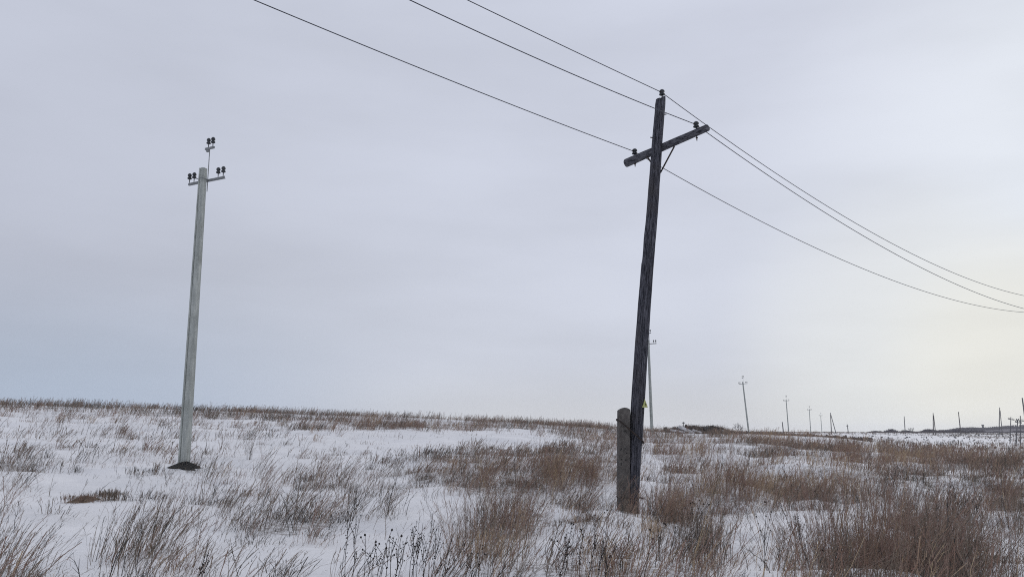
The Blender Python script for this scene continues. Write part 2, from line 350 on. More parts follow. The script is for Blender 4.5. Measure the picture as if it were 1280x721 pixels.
# ---------------------------------------------------------------- plant strokes
class Strokes:
    def __init__(s): s.V = []; s.Tn = []
    def seg(s, P0, P1, w0, w1, tint, side=None):
        n = len(P0)
        if side is None:
            a = rng.uniform(0, 2 * np.pi, n); side = np.stack([np.cos(a), np.sin(a), np.zeros(n)], 1)
        w0 = np.broadcast_to(np.asarray(w0, float), (n,))[:, None] * .5; w1 = np.broadcast_to(np.asarray(w1, float), (n,))[:, None] * .5
        V = np.stack([P0 - side * w0, P0 + side * w0, P1 + side * w1, P1 - side * w1], 1)
        s.V.append(V.reshape(-1, 3)); s.Tn.append(np.repeat(np.broadcast_to(tint, (n,)), 4)); return side
    def stems(s, B, h, la, lean, w, nseg, ntw, twl, tint, tw0=.4, droop=0., twa=.5, plume=False):
        """B bases, h heights, la lean azimuth vectors (n,2), lean tangent at the tip"""
        n = len(B)
        def pos(t):
            hz = h * lean * (t ** 1.35) * .8
            vz = h * (t - .18 * lean ** 2 * t ** 2 - droop * t ** 4)
            return B + np.stack([la[:, 0] * hz, la[:, 1] * hz, vz], 1)
        a = rng.uniform(0, 2 * np.pi, n); side = np.stack([np.cos(a), np.sin(a), np.zeros(n)], 1)
        pf = (lambda t: .45 + 1.1 * t * (1.25 - .75 * t)) if plume else (lambda t: 1 - .55 * t)
        wv = rng.uniform(.55, 1.5, n); P = pos(np.zeros(n)) - np.array([0, 0, .04])
        for k in range(nseg):
            t = (k + 1) / nseg
            Q = pos(np.full(n, t)) + rng.normal(0, .022, (n, 3)) * h[:, None]
            s.seg(P, Q, w * wv * pf(k / nseg), w * wv * pf((k + 1) / nseg), tint, side); P = Q
        for k in range(ntw):
            t = rng.uniform(tw0, 1, n); P = pos(t); D = pos(t + .05) - P; D /= np.linalg.norm(D, axis=1)[:, None]
            D = D + rng.normal(0, twa, (n, 3)); D /= np.linalg.norm(D, axis=1)[:, None]
            ln = twl * rng.uniform(.5, 1.3, n) * (1.25 - .6 * t)
            s.seg(P, P + D * ln[:, None], w * .75, w * .35, tint)
    def build(s, name, m, parent=None):
        V = np.concatenate(s.V); Q = np.arange(len(V)).reshape(-1, 4)
        return link(name, mesh_np(name, V, Q, np.concatenate(s.Tn)), m, parent)
    def ntris(s): return sum(len(v) for v in s.V) // 2

def scatter(nc, d0, d1, dens, spread=41):
    """candidate points uniform over the ground between two distances, kept by dens(x, y)"""
    d = np.sqrt(rng.uniform(d0 ** 2, d1 ** 2, nc)); a = np.radians(rng.uniform(-spread, spread, nc))
    x, y = d * np.sin(a), d * np.cos(a)
    p = dens(x, y); k = rng.random(nc) < p
    return x[k], y[k]
def clumps(st, x, y, per, rad, hgt, hsd, lean, leansd, w, nseg, ntw, twl, tint, tsd=.18, fan=.0, tw0=.4, droop=0., wind=(1., .12), twa=.5, plume=False):
    n = len(x)
    if n == 0: return
    cnt = np.maximum(1, rng.poisson(per, n)); idx = np.repeat(np.arange(n), cnt); m = len(idx)
    off = rng.normal(0, 1, (m, 2)) * rad * rng.uniform(.5, 1.3, n)[idx][:, None]
    bx, by = x[idx] + off[:, 0], y[idx] + off[:, 1]
    B = np.stack([bx, by, zfun(bx, by)], 1)
    ch = rng.uniform(.5, 1.2, n); h = hgt * ch[idx] * np.clip(rng.normal(1, hsd, m), .25, 1.3)
    la = np.tile(np.array(wind), (m, 1)) * (lean * rng.uniform(.75, 1.25, n)[idx])[:, None] + rng.normal(0, leansd, (m, 2)) + off / max(rad, .01) * fan
    ln = np.linalg.norm(la, axis=1); la = la / np.maximum(ln, 1e-3)[:, None]
    t = np.clip((tint[idx] if isinstance(tint, np.ndarray) else tint) + rng.normal(0, tsd, m), 0, 1)
    st.stems(B, h, la, np.minimum(ln, 1.6), w, nseg, ntw, twl, t, tw0, droop, twa, plume)

def dg(x, y): return cover(x, y)[0]
def dr(x, y): return cover(x, y)[1]
STRAW = [(1050, 606, 45, 9, .5), (880, 603, 16, 8, .4), (616, 702, 26, 8, .6), (812, 672, 22, 7, .5), (560, 588, 30, 7, .25), (700, 608, 14, 6, .3), (1000, 585, 40, 6, .3), (820, 590, 30, 6, .3),
         (230, 640, 18, 7, .3), (610, 575, 40, 6, .25), (960, 610, 18, 5, .35), (1120, 580, 40, 6, .3), (190, 700, 20, 12, .25), (1230, 560, 50, 4, .2), (940, 550, 60, 4, .25)]
def tone(x, y, base, amp=.35, s=1.6):
    u, v = proj(x, y, zbase(x, y))
    return np.clip(base + ell(STRAW, u, v) + amp * 1.5 * fbm(x, y, s, 91, 2) + amp * .9 * fbm(x, y, 5, 95, 2) + rng.normal(0, .15, len(x)), 0, 1)
st = Strokes()
# near grass, bent by the wind: single culms with heavy panicles
x, y = scatter(4300, 7.2, 21, lambda x, y: .27 * dg(x, y))
clumps(st, x, y, 17, .11, .46, .45, .62, .26, .0064, 3, 6, .055, tone(x, y, .42), fan=.14, tw0=.55, twa=.30, plume=True)
x, y = scatter(5200, 7.2, 24, lambda x, y: .16 * cover(x, y)[2] + .5 * dg(x, y))
clumps(st, x, y, 9, .15, .13, .5, .5, .6, .0055, 2, 2, .04, tone(x, y, .35), fan=.4, twa=.6)
# lone thin stems almost everywhere
x, y = scatter(7000, 7.2, 26, lambda x, y: (.09 + .26 * (x > -1)) * cover(x, y)[2])
clumps(st, x, y, 2.5, .20, .36, .5, .40, .4, .0062, 3, 7, .07, tone(x, y, .12, .3), fan=.1, tw0=.3, twa=.5)
# low matted tussocks, toned dark to stand in for shade under tufts
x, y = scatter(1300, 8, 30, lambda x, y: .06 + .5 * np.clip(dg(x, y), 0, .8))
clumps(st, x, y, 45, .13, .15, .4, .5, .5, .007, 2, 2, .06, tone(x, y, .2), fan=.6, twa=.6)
tag(st.build('dry_grass', M_veg), 'thin grey dry grass bent over the snow by the wind', 'grass', kind='stuff'); n1 = st.ntris()
st = Strokes()
x, y = scatter(4200, 7.2, 21, lambda x, y: .25 * dr(x, y))
clumps(st, x, y, 16, .11, .52, .36, .22, .26, .0058, 3, 8, .09, tone(x, y, .55, .35), fan=.35, tw0=.2, twa=.55)
x, y = scatter(2300, 7.2, 21, lambda x, y: .42 * np.clip(dr(x, y) + .35 * dg(x, y), 0, 1))
clumps(st, x, y, 3, .10, .55, .35, .12, .40, .0085, 4, 8, .12, tone(x, y, .1, .2), fan=.3, tw0=.25, twa=.6)
# long straight dark wands in the right foreground
x, y = scatter(1500, 7.0, 13, lambda x, y: .34 * np.clip(dr(x, y), 0, 1) * np.interp(x / y, [.28, .4], [0, 1]))
clumps(st, x, y, 6, .10, .85, .25, .30, .28, .0075, 4, 7, .10, tone(x, y, .48, .4), fan=.2, tw0=.45, twa=.35)
tag(st.build('red_brown_brush', M_veg), 'dense red brown weed brush standing out of the snow on the right', 'brush', kind='stuff'); n2 = st.ntris()
st = Strokes()
x, y = scatter(16000, 20, 46, lambda x, y: .16 * dg(x, y))
clumps(st, x, y, 15, .17, .34, .45, .60, .3, .012, 2, 3, .08, tone(x, y, .42), fan=.15, tw0=.5, twa=.3, plume=True)
x, y = scatter(16000, 20, 60, lambda x, y: .09 * cover(x, y)[2] + .25 * dg(x, y))
clumps(st, x, y, 7, .28, .12, .5, .4, .6, .012, 1, 1, .07, tone(x, y, .35), fan=.4, twa=.6)
x, y = scatter(14000, 20, 46, lambda x, y: .125 * dr(x, y))
clumps(st, x, y, 14, .17, .48, .4, .28, .3, .011, 2, 4, .12, tone(x, y, .5, .4), fan=.35, tw0=.25, twa=.5)
x, y = scatter(14000, 24, 70, lambda x, y: (.11 * (x < .42 * y) + .04) * cover(x, y)[2])
clumps(st, x, y, 3, .3, .30, .5, .5, .4, .013, 2, 3, .09, tone(x, y, .2), tw0=.4, twa=.5)
x, y = scatter(32000, 44, 112, lambda x, y: .17 * dg(x, y))
clumps(st, x, y, 6, .28, .42, .4, .60, .3, .021, 1, 3, .13, tone(x, y, .3), tw0=.4, twa=.4)
x, y = scatter(32000, 44, 112, lambda x, y: .21 * dr(x, y))
clumps(st, x, y, 8, .3, .46, .4, .36, .3, .021, 1, 3, .14, tone(x, y, .48, .35, 4), fan=.2, tw0=.3, twa=.5)
tag(st.build('hill_scrub', M_veg), 'brown scrub and bent grass over the hillside and its crest', 'scrub', kind='stuff'); n3 = st.ntris()
# far field tufts
st = Strokes()
x, y = scatter(36000, 70, 420, lambda x, y: np.clip(.22 + .9 * fbm(x * .5, y, 22, 15, 3), 0, .8), 38)
k = x > .25 * y; x, y = x[k], y[k]
clumps(st, x, y, 5, .4, .36, .3, .5, .4, .07, 1, 2, .25, tone(x, y, .2, .3, 20))
tag(st.build('far_tufts', M_veg), 'scattered dark weed tufts on the distant snow field at the right', 'weeds', kind='stuff'); n4 = st.ntris()
print('tris', n1, n2, n3, n4)

# ---------------------------------------------------------------- solid helpers
def frame(d):
    d = d.normalized(); a = Vector((0, 0, 1)) if abs(d.z) < .9 else Vector((1, 0, 0))
    u = d.cross(a).normalized(); return u, d.cross(u).normalized()
def tube(bm, pts, rads, n=8, cap=True, rough=0., seed=0):
    rings = []; pts = [Vector(p) for p in pts]; u = None
    for k, p in enumerate(pts):
        d = (pts[min(k + 1, len(pts) - 1)] - pts[max(k - 1, 0)])
        if u is None: u, v = frame(d)
        else:
            v = d.normalized().cross(u).normalized() * 1; u = v.cross(d.normalized()).normalized()
        r = rads[k] if hasattr(rads, '__len__') else rads
        ring = []
        for q in range(n):
            a = 2 * math.pi * q / n
            rr = r
            if rough:
                rr *= 1 + rough * (hsh(q, seed) - .5) * 2 + rough * .6 * (hsh(q * 31 + k, seed + 3) - .5) * 2
            ring.append(bm.verts.new(p + (u * math.cos(a) + v * math.sin(a)) * rr))
        rings.append(ring)
    for a, b in zip(rings, rings[1:]):
        for q in range(n): bm.faces.new((a[q], a[(q + 1) % n], b[(q + 1) % n], b[q]))
    if cap: bm.faces.new(rings[0][::-1]); bm.faces.new(rings[-1])
def hsh(i, s): 
    h = math.sin(i * 127.1 + s * 311.7) * 43758.5453; return h - math.floor(h)
def box(bm, c, ax_, ay_, az_):
    vs = [bm.verts.new(Vector(c) + Vector(ax_) * i + Vector(ay_) * j + Vector(az_) * k) for i in (-1, 1) for j in (-1, 1) for k in (-1, 1)]
    for f in ((0, 1, 3, 2), (4, 6, 7, 5), (0, 4, 5, 1), (2, 3, 7, 6), (0, 2, 6, 4), (1, 5, 7, 3)): bm.faces.new([vs[i] for i in f])
def lathe(bm, base, axis, prof, n=14):
    u, v = frame(axis); axis = axis.normalized(); rings = []
    for r, h in prof:
        rings.append([bm.verts.new(Vector(base) + axis * h + (u * math.cos(2 * math.pi * q / n) + v * math.sin(2 * math.pi * q / n)) * max(r, .0005)) for q in range(n)])
    for a, b in zip(rings, rings[1:]):
        for q in range(n): bm.faces.new((a[q], a[(q + 1) % n], b[(q + 1) % n], b[q]))
    bm.faces.new(rings[0][::-1]); bm.faces.new(rings[-1])
def fin(bm, name, m, parent=None, smooth=False):
    bmesh.ops.recalc_face_normals(bm, faces=bm.faces)
    me = bpy.data.meshes.new(name); bm.to_mesh(me); bm.free()
    if smooth:
        for p in me.polygons: p.use_smooth = True
    o = link(name, me, m, parent); return o
def localise(root, o):       # meshes are built in world space: shift into the root's frame
    o.data.transform(Matrix.Translation(-root.location))
    return o
def kids(o): return [c for c in C.objects if c.parent == o]
def copy_tree(o, parent=None, first=True):
    c = o.copy(); C.objects.link(c)
    if parent: c.parent = parent
    for ch in kids(o): copy_tree(ch, c)
    return c

INS = [(.012, -.06), (.012, .0), (.030, .0), (.062, .012), (.066, .03), (.045, .05), (.036, .062), (.058, .075), (.062, .095), (.05, .118), (.028, .135), (.001, .14)]

# ---------------------------------------------------------------- the wooden line pole in front
D = Vector((math.sin(R(50)), math.cos(R(50)), 0)); P = Vector((D.y, -D.x, 0))      # along the wires / along the cross arm
YP = 15.8
def on_plane(u, v, through, nrm):       # pixel's point in a vertical plane
    r = Vector(ray(u, v).tolist()); o = Vector((0, 0, CAMZ)); return o + r * ((through - o).dot(nrm) / r.dot(nrm))
wx, wy, wz = ground(790, 640)
axis = [(788.6, 648), (789.2, 636), (791.6, 590), (794.8, 545), (799.2, 470), (804.3, 400), (811.9, 300), (817.8, 230), (821.6, 180), (825.3, 131), (826.0, 124)]
wid = [18.5, 18.2, 17.4, 17.0, 16.6, 16.0, 14.8, 13.4, 13, 12.4, 11.6]
ctr = []; rr = []
for (u, v), wd in zip(axis, wid):
    p = at(u, v, YP); ctr.append(p); rr.append(wd / F * (p - co.location).length * math.cos(math.atan(abs(v - CV) / F)) / 2)
ctr[0].z -= .35
root = empty('utility_pole', (ctr[1].x, ctr[1].y, ctr[1].z))
tag(root, 'tall dark weathered wooden pole leaning right, lashed to a short grey stub post', 'utility pole')
# shaft with vertical checks
bm = bmesh.new(); n = 40; rings = []
fine = []
def cr(k, t):
    a, b, c, d = (ctr[max(k - 1, 0)], ctr[k], ctr[k + 1], ctr[min(k + 2, len(ctr) - 1)])
    lin = b.lerp(c, t); q = .5 * ((2 * b) + (c - a) * t + (2 * a - 5 * b + 4 * c - d) * t * t + (3 * b - a - 3 * c + d) * t ** 3)
    return Vector((q.x, q.y, lin.z)) if 0 < k < len(ctr) - 3 else lin
for k in range(len(ctr) - 1):
    m_ = 10
    for q in range(m_): fine.append((cr(k, q / m_), rr[k] + (rr[k + 1] - rr[k]) * q / m_))
fine.append((ctr[-1], rr[-1]))
for k, (p, r) in enumerate(fine):
    ring = []
    for q in range(n):
        a = 2 * math.pi * q / n; hz = p.z
        g = vnoise(np.array([q * 1.0]), np.array([hz * .9]), 1.6, 5)[0] * .10 + vnoise(np.array([q * 1.0]), np.array([hz * 2.2]), .9, 8)[0] * .07
        crack = -.16 if (hash2(np.array([q]), np.array([int(hz / 1.3 + q * .37)]), 4)[0] > .80) else 0
        s = r * (1 + g + crack + .03 * math.sin(hz * 2.1 + 1.3) * math.cos(a - 1))
        ring.append(bm.verts.new(p + Vector((math.cos(a) * s, math.sin(a) * s, 0))))
    rings.append(ring)
for a, b in zip(rings, rings[1:]):
    for q in range(n): bm.faces.new((a[q], a[(q + 1) % n], b[(q + 1) % n], b[q]))
for q in range(n):               # slanted sawn top
    v_ = rings[-1][q]; v_.co.z += (v_.co.x - ctr[-1].x) * .55
bm.faces.new(rings[-1]); bm.faces.new(rings[0][::-1])
localise(root, fin(bm, 'shaft', M_wood, root))
def on_pole(v):
    for (a, b, k) in zip(axis, axis[1:], range(99)):
        if b[1] <= v <= a[1]: return ctr[k].lerp(ctr[k + 1], (a[1] - v) / (a[1] - b[1]))
# cross arm on the far side of the shaft
pc = on_pole(183)
back = D * .15
aL = on_plane(783, 204, pc + back, D); aR = on_plane(884.5, 160, pc + back, D)
bm = bmesh.new()
pts = [aL.lerp(aR, t) for t in np.linspace(0, 1, 9)]
tube(bm, pts, [.097 - .022 * t for t in np.linspace(0, 1, 9)], 12, True, .05, 3)
arm = localise(root, fin(bm, 'cross_arm', M_arm, root))
adir = (aR - aL).normalized()
# insulators on their pins
ins_pos = {}
pole_up = (ctr[-1] - ctr[-2]).normalized()
for nm, base in (('A', ctr[-1] + pole_up * .085 + Vector((.02, 0, 0))), ('B', None), ('C', None)):
    if nm != 'A':
        t = {'B': .875, 'C': .115}[nm]
        axp = aL.lerp(aR, t); base = axp + Vector((0, 0, 1)) * (.115 if nm == 'C' else .11)
    bm = bmesh.new(); lathe(bm, base, Vector((0, 0, 1)), INS); o = localise(root, fin(bm, 'insulator', M_glass, root, True))
    ins_pos[nm] = base + Vector((0, 0, .068))
    bm = bmesh.new()
    if nm == 'A': tube(bm, [base - Vector((0, 0, .16)), base + Vector((0, 0, .01))], .011, 8)
    else:
        tube(bm, [base - Vector((0, 0, .285)), base + Vector((0, 0, .01))], .011, 8)
        tube(bm, [base - Vector((0, 0, .235)), base - Vector((0, 0, .215))], .024, 6)
    bm2 = fin(bm, 'pin', M_iron, o); localise(root, bm2)
# braces
for (u0, v0, u1, v1, off) in ((843, 183, 825.5, 216, .10), (808.5, 195.5, 819, 210, .10)):
    a = on_plane(u0, v0, pc + D * off, D); b = on_plane(u1, v1, pc + D * off, D)
    bm = bmesh.new(); d = (b - a); s = d.cross(D).normalized()
    box(bm, (a + b) / 2, d / 2, s * .017, D * .006); localise(root, fin(bm, 'brace', M_iron, root))
# bolts through the shaft
for (u, v, dx) in ((815.5, 173, -1), (830.5, 144, 1)):
    p = at(u, v, YP); bm = bmesh.new(); tube(bm, [p - Vector((.1 * dx, 0, .0)), p + Vector((.045 * dx, 0, .02))], .012, 6)
    localise(root, fin(bm, 'bolt', M_iron, root))
# the stub post
sb = [(779.2, 652), (779.2, 640), (779.3, 560), (779.6, 513)]
sp_ = [at(u, v, YP - .06) for u, v in sb]; sp_[0].z -= .4
half = .118; prof = []
bm = bmesh.new()
outline = []
for k, p in enumerate(sp_[:3]): outline.append((p.x - half, p.z))
top = sp_[3]
# rounded, slightly lopsided head
for t in np.linspace(0, 1, 9):
    xx = -half + 2 * half * t; zz = .05 * math.sin(math.pi * (.16 + t * .62)) ** 1 * 2.2 - .05
    outline.append((top.x + xx, top.z + zz))
for p in sp_[:3][::-1]: outline.append((p.x + half, p.z))
nv = len(outline)
dz = [(-.12), (-.095), .095, .12]; layers = []
cx = top.x
for k, yy in enumerate(dz):
    s = .9 if k in (0, 3) else 1.0
    layers.append([bm.verts.new((cx + (a - cx) * s, YP - .06 + yy, b - (.012 if k in (0, 3) and b > top.z - .1 else 0))) for a, b in outline])
for a, b in zip(layers, layers[1:]):
    for q in range(nv): bm.faces.new((a[q], a[(q + 1) % nv], b[(q + 1) % nv], b[q]))
bm.faces.new(layers[0]); bm.faces.new(layers[-1][::-1])
stub = localise(root, fin(bm, 'stub_post', M_stub, root))
# black discs on the stub's face, coloured as the shade inside its pits
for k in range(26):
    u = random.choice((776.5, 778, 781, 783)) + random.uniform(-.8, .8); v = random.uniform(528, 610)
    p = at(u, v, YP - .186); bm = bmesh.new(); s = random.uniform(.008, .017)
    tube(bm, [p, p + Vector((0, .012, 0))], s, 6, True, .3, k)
    if k < 10: localise(root, fin(bm, 'pit_shade_disc', M_black, stub))
    else: bm.free()
# wire lashings round both
for vL, vR, th in ((531.5, 545.5, .017), (620.5, 621.5, .010)):
    pts = []
    cL = at(779.3, vL, YP); cR = at(795, vR, YP)
    m_ = 44
    for q in range(m_ + 1):
        a = 2 * math.pi * q / m_; xx = math.cos(a); yy = math.sin(a)
        ce = (cL + cR) / 2; hx = (cR.x - cL.x) / 2 + .135
        px_ = ce.x + hx * math.copysign(abs(xx) ** .7, xx); t = (px_ - cL.x) / (cR.x - cL.x)
        zz = cL.z + (cR.z - cL.z) * t
        pts.append(Vector((px_, YP - .03 + (.205 * math.copysign(abs(yy) ** .7, yy)), zz)))
    bm = bmesh.new(); tube(bm, pts, th, 6, False); localise(root, fin(bm, 'wire_lashing', M_iron, root))
# small yellow warning triangle, curled round the right flank
bm = bmesh.new(); cyl = []
zt = at(803.2, 499, YP).z; zb = at(803.2, 509.2, YP).z; pr = rr[4] * 1.13; pcx = on_pole(504)
def onshaft(a, z, out=0.): return Vector((pcx.x + math.sin(a) * (pr + out), pcx.y - math.cos(a) * (pr + out), z))
a0, a1 = .42, 1.40; am = (a0 + a1) / 2 - .05; nrow = 6; prev = None
front = []; backv = []
for k in range(nrow + 1):
    t = k / nrow; z = zt + (zb - zt) * t; hw = (a1 - a0) / 2 * max(t, .06)
    front.append([bm.verts.new(onshaft(am + hw * s, z, .012 + (.03 * t if s == 1 else 0))) for s in (-1, -.5, 0, .5, 1)])
    backv.append([bm.verts.new(onshaft(am + hw * s, z, .008 + (.03 * t if s == 1 else 0))) for s in (-1, -.5, 0, .5, 1)])
for L_ in (front, backv):
    for a, b in zip(L_, L_[1:]):
        for q in range(4): bm.faces.new((a[q], a[q + 1], b[q + 1], b[q]))
for a, b in ((front, backv),):
    for q in range(4):
        bm.faces.new((a[-1][q], a[-1][q + 1], b[-1][q + 1], b[-1][q])); bm.faces.new((a[0][q], a[0][q + 1], b[0][q + 1], b[0][q]))
    for k in range(nrow):
        for q in (0, 4): bm.faces.new((a[k][q], a[k + 1][q], b[k + 1][q], b[k][q]))
sg = localise(root, fin(bm, 'warning_sign', M_yellow, root)); sg['label'] = 'small faded yellow warning triangle with a dark bolt mark'
bm = bmesh.new(); zl = [(.30, .12), (.60, -.06), (.58, .05), (.86, -.02)]
bolt = [(am + .16, .36), (am - .02, .64), (am + .08, .64), (am + .0, .9), (am + .2, .58), (am + .1, .58)]
vf = [bm.verts.new(onshaft(a, zt + (zb - zt) * t, .024)) for a, t in bolt]; bm.faces.new(vf)
localise(root, fin(bm, 'bolt_mark', M_black, sg))

# ---------------------------------------------------------------- the three wires of the wooden line
RS = {'A': (-.2182, .0058), 'B': (-.2114, .0058), 'C': (-.1693, .0049)}
LS = {'A': (-.0222, .0012), 'B': (.0204, .0051), 'C': (-.0163, .0023)}
labels = {'A': 'thin dark wire tied to the topmost insulator of the wooden pole, highest of three',
          'B': 'thin dark wire tied to the insulator on the raised right end of the cross arm',
          'C': 'thin dark wire tied to the insulator on the low left end of the cross arm'}
# gentle correction so that each span passes where it was seen
for nm in 'ABC':
    p0 = ins_pos[nm] + D * -.02
    def span(sgn, ab, Lm):
        a, b = ab; pts = []
        for s in np.linspace(0, Lm, 60):
            q = p0 + D * (s * sgn); q.z = p0.z + a * s * sgn + b * s * s; pts.append(q)
        return pts
    left = span(-1, LS[nm], 30); right = span(1, RS[nm], 42)
    pts = left[::-1] + right[1:]
    bm = bmesh.new(); tube(bm, pts, .0085, 6)
    tag(fin(bm, 'overhead_wire', M_wire), labels[nm], 'wire', 'wires of the wooden pole line')
    # tie turns
    bm = bmesh.new(); tube(bm, [p0 + D * .05 + Vector((0, 0, .004)), p0 - D * .05 - Vector((0, 0, .004))], .014, 6)
    localise(root, fin(bm, 'wire_tie', M_iron, root))

# ---------------------------------------------------------------- concrete poles
LD = Vector((math.sin(R(25)), math.cos(R(25)), 0)); LP = Vector((LD.y, -LD.x, 0))
def concrete_pole(H, name='concrete_pole'):
    rt = empty(name, (0, 0, 0))
    bm = bmesh.new(); lay = []
    for z, wf, wt in ((-.5, .27, .22), (0, .262, .215), (H * .5, .222, .19), (H, .178, .165)):
        hx = wf / 2; hy = wt / 2; c = .3
        o = [(-hx * .72, -hy), (-hx * .30, -hy), (-hx * .26, -hy * .70), (-hx * .08, -hy * .70), (-hx * .04, -hy), (hx * .72, -hy), (hx, -hy * .5), (hx * .88, hy * .8), (hx * .6, hy), (-hx * .6, hy), (-hx * .88, hy * .8), (-hx, -hy * .5)]
        lay.append([bm.verts.new((a, b, z)) for a, b in o])
    for a, b in zip(lay, lay[1:]):
        for q in range(12): bm.faces.new((a[q], a[(q + 1) % 12], b[(q + 1) % 12], b[q]))
    bm.faces.new(lay[0]); bm.faces.new(lay[-1])
    fin(bm, 'shaft', M_conc, rt)
    za = H - .30
    bm = bmesh.new()
    box(bm, (.0, .125, za), (.66, 0, 0), (0, .004, 0), (0, 0, .030)); box(bm, (.0, .148, za - .029), (.659, 0, 0), (0, .02, 0), (0, 0, .004))
    arm_ = fin(bm, 'cross_arm', M_steel, rt)
    bm = bmesh.new(); tube(bm, [(-.1, .12, za + .0), (-.105, -.11, za), (.105, -.11, za), (.1, .12, za)], .008, 6); fin(bm, 'clamp', M_steel, rt)
    bm = bmesh.new(); tube(bm, [(.07, .11, H - .62), (.07, .11, H + .60)], .011, 8); fin(bm, 'mast', M_steel, rt)
    bm = bmesh.new(); box(bm, (.07, .11, H + .60), (.16, 0, 0), (0, .022, 0), (0, 0, .028)); box(bm, (.0, .11, H + .545), (.03, 0, 0), (0, .03, 0), (0, 0, .04)); fin(bm, 'head_bracket', M_steel, rt)
    for xx, zz in ((-.62, za), (-.45, za), (.42, za), (.60, za), (-.0, H + .6), (.16, H + .6)):
        bm = bmesh.new(); lathe(bm, (xx, .125, zz + .13), Vector((0, 0, 1)), [(r * .92, h * 1.25) for r, h in INS], 12)
        o = fin(bm, 'insulator', M_glass, rt, True)
        bm = bmesh.new(); tube(bm, [(xx, .125, zz), (xx, .125, zz + .14)], .011, 6); fin(bm, 'pin', M_steel, o)
    return rt
bx, by, bz = ground(229.5, 583)
YL = by; topL = at(253.2, 210, YL); HL = topL.z - bz
print('left pole', bx, by, bz, 'H', HL, 'wood', wx, wy, wz)
proto = concrete_pole(HL)
def put(o, base, top, yaw):
    d = (Vector(top) - Vector(base)).normalized()
    q = Vector((0, 0, 1)).rotation_difference(d)
    o.location = base; o.rotation_mode = 'QUATERNION'; o.rotation_quaternion = q @ Matrix.Rotation(yaw, 4, 'Z').to_quaternion()
YAW = -R(25)
put(proto, (bx, by, bz), (topL.x, YL + .05, topL.z), YAW)
tag(proto, 'nearest pale concrete pole with six dark insulators, standing in dark soil on the left slope', 'utility pole', 'concrete poles of the unstrung line')
spec = [((815, 541.5), (810.4, 425), 'second concrete pole of the row, half hidden behind the wooden pole'),
        ((936.2, 541), (928.4, 477), 'leaning concrete pole with cross arm beside the small bare tree'),
        ((986, 541.5), (982.6, 499), 'concrete pole with cross arm next to a short stump of a post'),
        ((1013.6, 543), (1011.6, 511), 'slim far concrete pole between a taller one and a smaller one'),
        ((1027.6, 542.5), (1025.8, 518.5), 'smallest concrete pole with cross arm, left of a two legged strut pole')]
HB = HL
farY = []
for (b, t, lab) in spec:
    dt = ray(*t)[2] / ray(*t)[1] - ray(*b)[2] / ray(*b)[1]; Yd = HB / dt; farY.append(Yd)
    B = at(*b, Yd); Tp = at(*t, Yd); gzz = gz(B.x, B.y)
    print('far pole', Yd, B, gzz)
    o = copy_tree(proto); B.z = min(B.z, gzz + .0); put(o, B, Tp, YAW)
    s = (Tp - B).length / HL; o.scale = (1, 1, s); tag(o, lab, 'utility pole', 'concrete poles of the unstrung line')

def bare_pole(name, b, t, Yd, rad, lab, strut=None, arms=None, m=M_hazed_wood, cat='utility pole', group=None, arm_w=1.6):
    B = at(*b, Yd); Tp = at(*t, Yd); g = gz(B.x, Yd); B.z = min(B.z, g)
    rt = empty(name, B); bm = bmesh.new(); tube(bm, [B - Vector((0, 0, .3)), B.lerp(Tp, .5), Tp], [rad * .95, rad * .85, rad * .65], 8)
    localise(rt, fin(bm, 'shaft', m, rt))
    if strut:
        Sb = at(*strut, Yd); Sb.z = min(Sb.z, gz(Sb.x, Yd)); bm = bmesh.new()
        tube(bm, [Sb - Vector((0, 0, .3)), B.lerp(Tp, .9) + Vector((0, -rad * 1.6, 0))], [rad * .8, rad * .65], 8); localise(rt, fin(bm, 'strut', m, rt))
    for (u0, v0, u1, v1) in (arms or ()):
        a = at(u0, v0, Yd - rad * 2); c = at(u1, v1, Yd - rad * 2); bm = bmesh.new()
        d = (c - a); box(bm, (a + c) / 2, d / 2, Vector((0, .05, 0)), Vector((0, 0, .06))); ca = localise(rt, fin(bm, 'cross_arm', m, rt))
        for q in (.06, .30, .70, .94):
            pp = a.lerp(c, q); bm = bmesh.new(); lathe(bm, pp + Vector((0, 0, .11)), Vector((0, 0, 1)), [(r * 1.2, h * 1.2) for r, h in INS[2:]], 8); localise(rt, fin(bm, 'insulator', M_glass, rt, True))
    tag(rt, lab, cat, group); return rt
FP = 'far poles without wires along the horizon'
bare_pole('strut_pole', (1039.5, 543.5), (1038, 515.5), 250, .17, 'two legged strut pole close to the smallest concrete pole, left of a stumpy post', (1046, 544), m=M_hazed_wood, group=FP)
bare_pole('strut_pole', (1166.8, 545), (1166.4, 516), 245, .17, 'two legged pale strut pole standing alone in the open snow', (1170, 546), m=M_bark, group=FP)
bare_pole('strut_pole', (1248.2, 542), (1249.6, 509), 230, .15, 'tall two legged strut pole in front of the purple wooded ridge', (1252.6, 541), m=M_hazed_wood, group=FP)
bare_pole('wooden_post', (1131.5, 541), (1130.2, 520), 280, .17, 'plain upright far pole left of two small round trees', m=M_hazed_wood, group=FP)
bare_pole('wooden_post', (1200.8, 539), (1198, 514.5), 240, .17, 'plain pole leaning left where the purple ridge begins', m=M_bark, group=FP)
bare_pole('wooden_post', (979.6, 542), (977.8, 527), 150, .12, 'short stump of a post left of the third far concrete pole', m=M_hazed_wood, group=FP, cat='post')
bare_pole('wooden_post', (1060.5, 541.5), (1059, 530), 300, .20, 'short far post with a stub arm on the snow skyline', arms=[(1057.6, 532.4, 1060.4, 532.2)], m=M_hazed_wood, group=FP, cat='post')
bare_pole('wooden_post', (749, 536), (749, 527.5), 210, .18, 'tiny post peeping over the scrub left of the stub post', m=M_hazed_wood, group=FP, cat='post')
